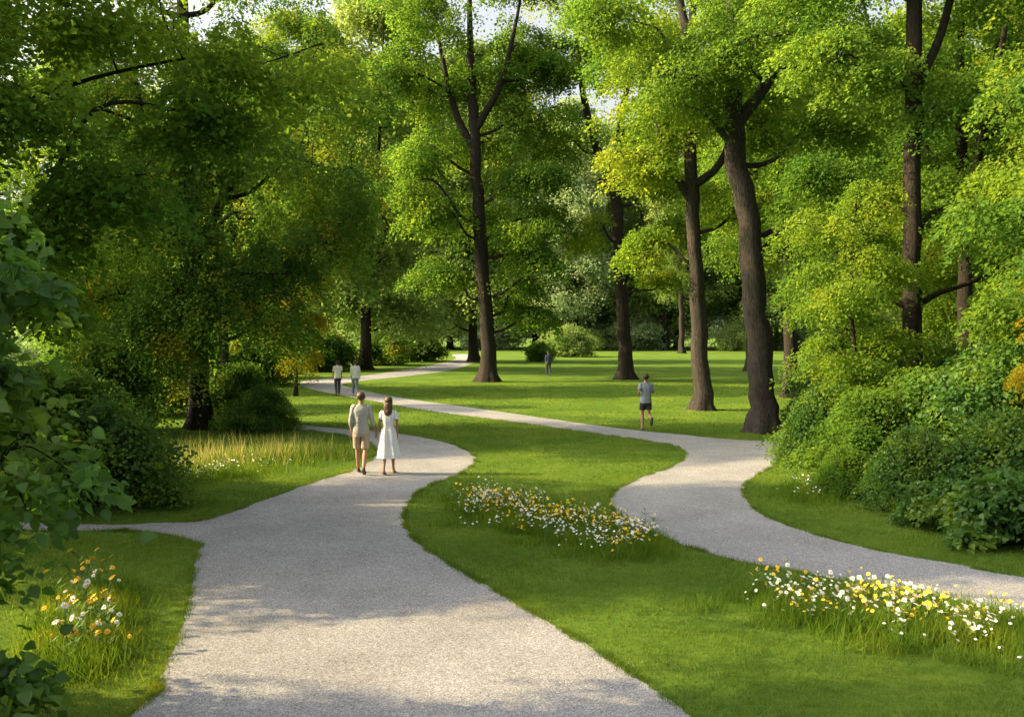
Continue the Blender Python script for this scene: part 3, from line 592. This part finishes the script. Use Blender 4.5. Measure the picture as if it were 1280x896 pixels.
V, F = blades(T[:, 0], T[:, 1], rf.uniform(.06, .25, len(T)), np.full(len(T), .012), rf, .4)
obj("meadow_grass", np_mesh("meadow_grass", V, F, [M_MEADOW]), kind="stuff")
T = np.vstack([along([(-7.8, 20.0), (-5.0, 21.6)], 750, .55, rf), along([(-7.8, 18.6), (-6.2, 20)], 350, .6, rf)])
T = T[~on_path(T[:, 0], T[:, 1])]
V, F = blades(T[:, 0], T[:, 1], .25 + .55 * rf.random(len(T)) ** 1.6, np.full(len(T), .013), rf, .28)
T2 = np.vstack([T + rf.normal(size=T.shape) * .15 for _ in range(5)])
V2, F2 = blades(T2[:, 0], T2[:, 1], rf.uniform(.12, .38, len(T2)), np.full(len(T2), .016), rf, .35)
obj("dry_tall_grass", np_mesh("dry_tall_grass", np.vstack([V, V2]), np.vstack([F, F2 + len(V)]), [M_STRAW, M_MEADOW], np.r_[np.zeros(len(F)), np.ones(len(F2))]), kind="stuff")

# ------------------------------------------------------------ people
M_SKIN = plain("skin", (0.38, 0.19, 0.12), 0.55, var=.06); M_EYEW = plain("eye_white", (.7, .7, .68), .3); M_EYED = plain("eye_dark", (.03, .02, .015), .3)
M_LIP = plain("lips", (.35, .14, .11), .5)
def skin_mesh(J, E_, R):
    names = list(J); me = bpy.data.meshes.new("tmp"); me.from_pydata([J[k] for k in names], [(names.index(a), names.index(b)) for a, b in E_], [])
    o = bpy.data.objects.new("tmp", me); col.objects.link(o); m = o.modifiers.new("s", 'SKIN'); m.use_smooth_shade = True
    sv = me.skin_vertices[0].data
    for i, k in enumerate(names): r = R[k]; sv[i].radius = (r, r) if not hasattr(r, '__len__') else r
    sv[0].use_root = True
    s = o.modifiers.new("ss", 'SUBSURF'); s.levels = 1; s.render_levels = 1
    dg = bpy.context.evaluated_depsgraph_get(); dg.update(); em = bpy.data.meshes.new_from_object(o.evaluated_get(dg))
    bpy.data.objects.remove(o); bpy.data.meshes.remove(me); return em
def merge(parts, name, mats):
    V = []; F = []; MI = []; n = 0
    for v, f, mi in parts:
        V += [tuple(p) for p in v]; F += [tuple(i + n for i in q) for q in f]; MI += [mi] * len(f); n += len(v)
    me = bpy.data.meshes.new(name); me.from_pydata(V, [], F)
    for m in mats: me.materials.append(m)
    me.polygons.foreach_set("material_index", MI); me.polygons.foreach_set("use_smooth", [True] * len(F)); me.update(); return me
def ell(c, r, seg=12, rings=8, cut=None, noise_=0, rot=0):
    V = []; F = []
    for i in range(rings + 1):
        ph = math.pi * i / rings
        for j in range(seg):
            t = 2 * math.pi * j / seg; k = 1 + random.uniform(-noise_, noise_)
            V.append((c[0] + r[0] * k * math.sin(ph) * math.cos(t), c[1] + r[1] * k * math.sin(ph) * math.sin(t), c[2] + r[2] * k * math.cos(ph)))
    for i in range(rings):
        for j in range(seg):
            q = (i * seg + j, (i + 1) * seg + j, (i + 1) * seg + (j + 1) % seg, i * seg + (j + 1) % seg)
            cc = [sum(V[a][m] for a in q) / 4 - c[m] for m in range(3)]
            if cut is None or not cut(cc): F.append(q)
    return V, F
def loft(rings, seg=24, fold=0, nf=9):
    V = []; F = []; n = len(rings)
    for i, (x, y, z, rx, ry) in enumerate(rings):
        for j in range(seg):
            t = 2 * math.pi * j / seg; k = 1 + fold * (1 - i / (n - 1)) * math.cos(nf * t + i * .25)
            V.append((x + rx * k * math.copysign(abs(math.cos(t)) ** .85, math.cos(t)), y + ry * k * math.copysign(abs(math.sin(t)) ** .85, math.sin(t)), z))
    for i in range(n - 1):
        for j in range(seg): F.append((i * seg + j, i * seg + (j + 1) % seg, (i + 1) * seg + (j + 1) % seg, (i + 1) * seg + j))
    return V, F
def limb(pts, R, seg=12):
    tb = Tubes(); P = catmull([tuple(p) + (r,) for p, r in zip(pts, R)], 4); tb.add(P[:, :3], P[:, 3], seg); return [tuple(v) for v in tb.V[0]], [tuple(int(a) for a in f) for f in tb.F[0]]
def person(label, loc, head, H, pose, top, bottom, hair, shoes, female=False):
    k = H / 1.75; g = dict(
        pelvis=(0, 0, .95), waist=(0, .0, 1.10), chest=(0, 0.01, 1.29), neck=(0, 0, 1.47), neckt=(0, .012, 1.54), jaw=(0, .025, 1.595), skull=(0, .008, 1.66), crown=(0, .0, 1.705),
        sl=(-.165, 0, 1.425), sr=(.165, 0, 1.425), hl=(-.09, 0, .91), hr=(.09, 0, .91))
    g.update(pose)
    if female:
        g['sl'] = (-.145, 0, 1.42); g['sr'] = (.145, 0, 1.42)
    R = dict(pelvis=.115, waist=.10, chest=.12, neck=.058, neckt=.05, jaw=.066, skull=.086, crown=.06, sl=.052, sr=.052, el=.038, er=.038, wl=.026, wr=.026, pl=(.034, .02), pr=(.034, .02),
             hl=.088, hr=.088, kl=.052, kr=.052, al=.034, ar=.034, tl=.03, tr=.03, cl=.056, cr=.056)
    for s in 'lr':
        K = np.array(g['k' + s]); A = np.array(g['a' + s]); g['c' + s] = tuple(K + (A - K) * .28 + np.array([0, -.012, 0]))
        fwd = nrm(np.array(g.get('f' + s, (0, 1, -.12)))); g['t' + s] = tuple(A + fwd * .15 + np.array([0, 0, -.035]))
        E1 = np.array(g['e' + s]); W = np.array(g['w' + s]); g['p' + s] = tuple(W + nrm(W - E1) * .07)
    ed = [('pelvis', 'waist'), ('waist', 'chest'), ('chest', 'neck'), ('neck', 'neckt'), ('neckt', 'jaw'), ('jaw', 'skull'), ('skull', 'crown')]
    for s in 'lr': ed += [('chest', 's' + s), ('s' + s, 'e' + s), ('e' + s, 'w' + s), ('w' + s, 'p' + s), ('pelvis', 'h' + s), ('h' + s, 'k' + s), ('k' + s, 'c' + s), ('c' + s, 'a' + s), ('a' + s, 't' + s)]
    order = ['pelvis'] + [n for n in R if n != 'pelvis']; J = {n: g[n] for n in order}
    if female:
        for n in ('el', 'er', 'wl', 'wr', 'al', 'ar', 'cl', 'cr', 'kl', 'kr', 'sl', 'sr'): R[n] = R[n] * .85
    em = skin_mesh(J, ed, R)
    parts = [([v.co[:] for v in em.vertices], [tuple(p.vertices) for p in em.polygons], 0)]; bpy.data.meshes.remove(em)
    for s, sg in (('l', 1), ('r', -1)):
        W = np.array(g['w' + s]); Pm = np.array(g['p' + s]); d = nrm(Pm - W); side = np.array([0, 1.0, 0]); side = nrm(side - d * side.dot(d)); inn = nrm(np.cross(d, side)) * sg
        if inn[0] * (1 if s == 'l' else -1) < 0: inn = -inn
        for i, ln in enumerate((.068, .078, .072, .056)):
            b = Pm + side * (.024 - .016 * i) + d * .005; parts.append(limb([b, b + d * ln * .5, b + d * ln * .85 + inn * ln * .28, b + d * ln * .9 + inn * ln * .5], (.0095, .0088, .008, .006), 6) + (0,))
        b = W + d * .03 + side * .02; parts.append(limb([b, b + side * .028 + d * .02, b + side * .036 + d * .05 + inn * .008], (.012, .010, .007), 6) + (0,))
    parts.append(ell((0, .118, 1.62), (.012, .018, .02), 8, 6) + (0,))
    for sx in (-1, 1):
        parts.append(ell((sx * .085, .0, 1.635), (.012, .022, .032), 8, 6) + (0,))
        parts.append(ell((sx * .032, .092, 1.65), (.013, .008, .007), 8, 6) + (1,)); parts.append(ell((sx * .032, .099, 1.65), (.006, .004, .006), 6, 4) + (2,))
    parts.append(ell((0, .10, 1.58), (.024, .008, .006), 8, 4) + (3,))
    me = merge(parts, "person", [M_SKIN, M_EYEW, M_EYED, M_LIP]); body = obj("person", me, loc=(loc[0], loc[1], loc[2] if len(loc) > 2 else .008)); body.rotation_euler = (0, 0, head); body.scale = (k,) * 3
    body["label"] = label; body["category"] = "person"
    def child(n, parts_, mat): obj(n, merge([p + (0,) if len(p) == 2 else p for p in parts_], n, [mat]), parent=body)
    for s in 'lr':
        A = np.array(g['a' + s]); T_ = np.array(g['t' + s]); d = nrm(T_ - A + np.array([0, 0, .035])); up = nrm(np.cross(np.cross(d, [0, 0, 1.0]), d)); sd = np.cross(d, up)
        base = A - up * .055; V = []; F = []
        prof = [(-.085, .012, .02), (-.075, .032, .05), (-.03, .04, .075), (.03, .042, .065), (.09, .047, .045), (.15, .044, .038), (.185, .03, .028), (.195, .008, .012)]
        for (t, w, h) in prof:
            for j in range(12):
                a = 2 * math.pi * j / 12; V.append(tuple(base + d * t + sd * w * math.cos(a) + up * (h / 2 + h / 2 * math.sin(a) - .018)))
        for i in range(len(prof) - 1):
            for j in range(12): F.append((i * 12 + j, i * 12 + (j + 1) % 12, (i + 1) * 12 + (j + 1) % 12, (i + 1) * 12 + j))
        F.append(tuple(range(12))); F.append(tuple(range((len(prof) - 1) * 12, len(prof) * 12)))
        child("shoe", [(V, F)], shoes)
    cutf = lambda c: c[1] > .045 and c[2] < .03
    hr = [ell((0, -.012, 1.672), (.094, .108, .094), 18, 12, cutf, .03)]
    if female: hr.append(loft([(0, -.10, 1.33, .03, .02), (0, -.105, 1.37, .08, .035), (0, -.09, 1.45, .095, .045), (0, -.07, 1.53, .095, .055), (0, -.04, 1.62, .096, .075), (0, -.02, 1.70, .07, .06)], 16, .12, 5))
    child("hair", hr, hair)
    S = g
    if top[0] == 'dress':
        rings = [(.02, -.03, .38, .26, .22), (.01, -.02, .5, .235, .20), (0, -.01, .7, .20, .165), (0, 0, .9, .18, .145), (0, 0, 1.0, .16, .13), (0, 0, 1.10, .122, .102), (0, 0, 1.2, .135, .112), (0, 0, 1.32, .156, .117), (0, 0, 1.41, .15, .092), (0, 0, 1.455, .115, .072), (0, 0, 1.475, .08, .06)]
        ps = [loft(rings, 40, .13, 7)]
        for s in 'lr':
            a = np.array(S['s' + s]); b = np.array(S['e' + s]); ps.append(limb([a * [.8, 1, 1] + [0, 0, .01], a + (b - a) * .2, a + (b - a) * .5, a + (b - a) * .62], (.05, .06, .064, .066)))
        child("dress", ps, top[1])
    else:
        w = .9 if female else 1; lo = .87
        rings = [(0, 0, lo, .172, .130), (0, 0, lo + .01, .175, .133), (0, 0, 1.0, .164, .124), (0, 0, 1.12, .152 * w, .116), (0, 0.005, 1.26, .172 * w, .126), (0, 0, 1.36, .182 * w, .118), (0, 0, 1.425, .162 * w, .092), (0, 0, 1.465, .11, .075), (0, 0, 1.495, .068, .062), (0, .004, 1.51, .064, .060)]
        ps = [loft(rings, 28, .05, 7)]
        for s in 'lr':
            a = np.array(S['s' + s]); b = np.array(S['e' + s]); c = np.array(S['w' + s])
            if top[0] == 'long': ps.append(limb([a * [.75, 1, 1], a, a + (b - a) * .5, b, b + (c - b) * .4, b + (c - b) * .5], (.06, .062, .054, .048, .044, .042)))
            else: ps.append(limb([a * [.75, 1, 1], a, a + (b - a) * .35, a + (b - a) * .68], (.06, .065, .062, .062)))
        child("shirt", ps, top[1])
    if bottom:
        ps = [loft([(0, 0, .80, .162, .12), (0, 0, .88, .166, .124), (0, 0, .98, .152, .115), (0, 0, 1.03, .145, .11)], 24)]
        for s in 'lr':
            h = np.array(S['h' + s]); kn = np.array(S['k' + s]); an = np.array(S['a' + s])
            if bottom[0] == 'shorts': ps.append(limb([h, h + (kn - h) * .35, h + (kn - h) * .7, h + (kn - h) * .86], (.092, .093, .092, .092), 16))
            elif bottom[0] == 'short_shorts': ps.append(limb([h, h + (kn - h) * .3, h + (kn - h) * .62], (.092, .096, .096), 16))
            else: ps.append(limb([h, h + (kn - h) * .5, kn, kn + (an - kn) * .5, kn + (an - kn) * .97], (.092, .084, .07, .064, .06), 16))
        child("shorts" if 'short' in bottom[0] else "trousers", ps, bottom[1])
    return body
C_BEIGE = plain("beige_linen", (.37, .365, .335), .9, .8); C_KHAKI = plain("khaki_cotton", (.37, .30, .21), .9, .6); C_WHITE = plain("white_cotton", (.76, .75, .74), .9, .7, var=.04)
C_GREY = plain("grey_jersey", (.24, .26, .29), .9, .4); C_BLACK = plain("black_fabric", (.02, .02, .024), .8, .3); C_NAVY = plain("navy_fabric", (.06, .08, .13), .9, .4); C_DARK = plain("charcoal_fabric", (.05, .05, .06), .9, .4); C_DENIM = plain("grey_denim", (.18, .21, .26), .9, .3)
H_BR = plain("brown_hair", (.075, .04, .02), .6, .6, bscale=60, var=.4); H_DK = plain("dark_hair", (.025, .018, .014), .6, .6, bscale=60, var=.4)
S_BR = plain("brown_leather", (.06, .035, .02), .6); S_TAN = plain("tan_leather", (.35, .2, .1), .6); S_WH = plain("white_trainers", (.6, .6, .6), .6); S_DK = plain("dark_trainers", (.04, .04, .045), .6)
walk = dict(kl=(-.09, .11, .50), al=(-.085, .20, .09), kr=(.09, .0, .49), ar=(.085, -.25, .15), fr=(0, 1, -.6), el=(-.215, -.05, 1.14), wl=(-.205, .02, .90), er=(.235, .0, 1.14), wr=(.24, .06, .90))
walk2 = dict(kl=(-.085, .02, .49), al=(-.08, -.17, .11), fl=(0, 1, -.35), kr=(.085, .09, .50), ar=(.08, .16, .085), el=(-.22, .02, 1.14), wl=(-.23, .07, .90), er=(.205, -.03, 1.14), wr=(.20, -.01, .90))
pm = dict(walk); pm.update(er=(.235, -.01, 1.15), wr=(.300, .03, .925))
person("man in beige shirt and khaki shorts walking on the gravel path", (-3.25, 18.95), .05, 1.75, pm, ('long', C_BEIGE), ('shorts', C_KHAKI), H_BR, S_BR)
pw = dict(walk2); pw.update(el=(-.205, .0, 1.15), wl=(-.275, .03, .955))
person("woman with long brown hair in a white dress holding hands", (-2.65, 18.9), -.05, 1.65, pw, ('dress', C_WHITE), None, H_BR, S_TAN, True)
run = dict(kl=(-.09, .16, .55), al=(-.085, .02, .17), fl=(0, 1, -.1), kr=(.085, -.04, .50), ar=(.08, -.38, .40), fr=(0, .35, -1), el=(-.25, -.14, 1.20), wl=(-.20, .08, 1.12), er=(.25, .02, 1.17), wr=(.17, .2, 1.24))
jr = dict(run); jr.update(al=(-.085, .06, .085), kl=(-.09, .10, .50))
person("jogger in grey t-shirt and black shorts on the gravel path", (4.15, 27.3), .1, 1.76, jr, ('short', C_GREY), ('short_shorts', C_BLACK), H_DK, S_DK)
person("walker in white t-shirt and dark trousers on the gravel path", (-8.6, 43.4), .3, 1.70, walk2, ('short', C_WHITE), ('trousers', C_DARK), H_DK, S_DK)
person("walker in white shirt and grey trousers on the gravel path", (-7.7, 43.2), .3, 1.72, walk, ('long', C_WHITE), ('trousers', C_DENIM), H_BR, S_WH)
person("walker in navy top and dark trousers strolling across the lawn", (2.65, 64), .2, 1.82, walk, ('long', C_NAVY), ('trousers', C_DARK), H_DK, S_DK)
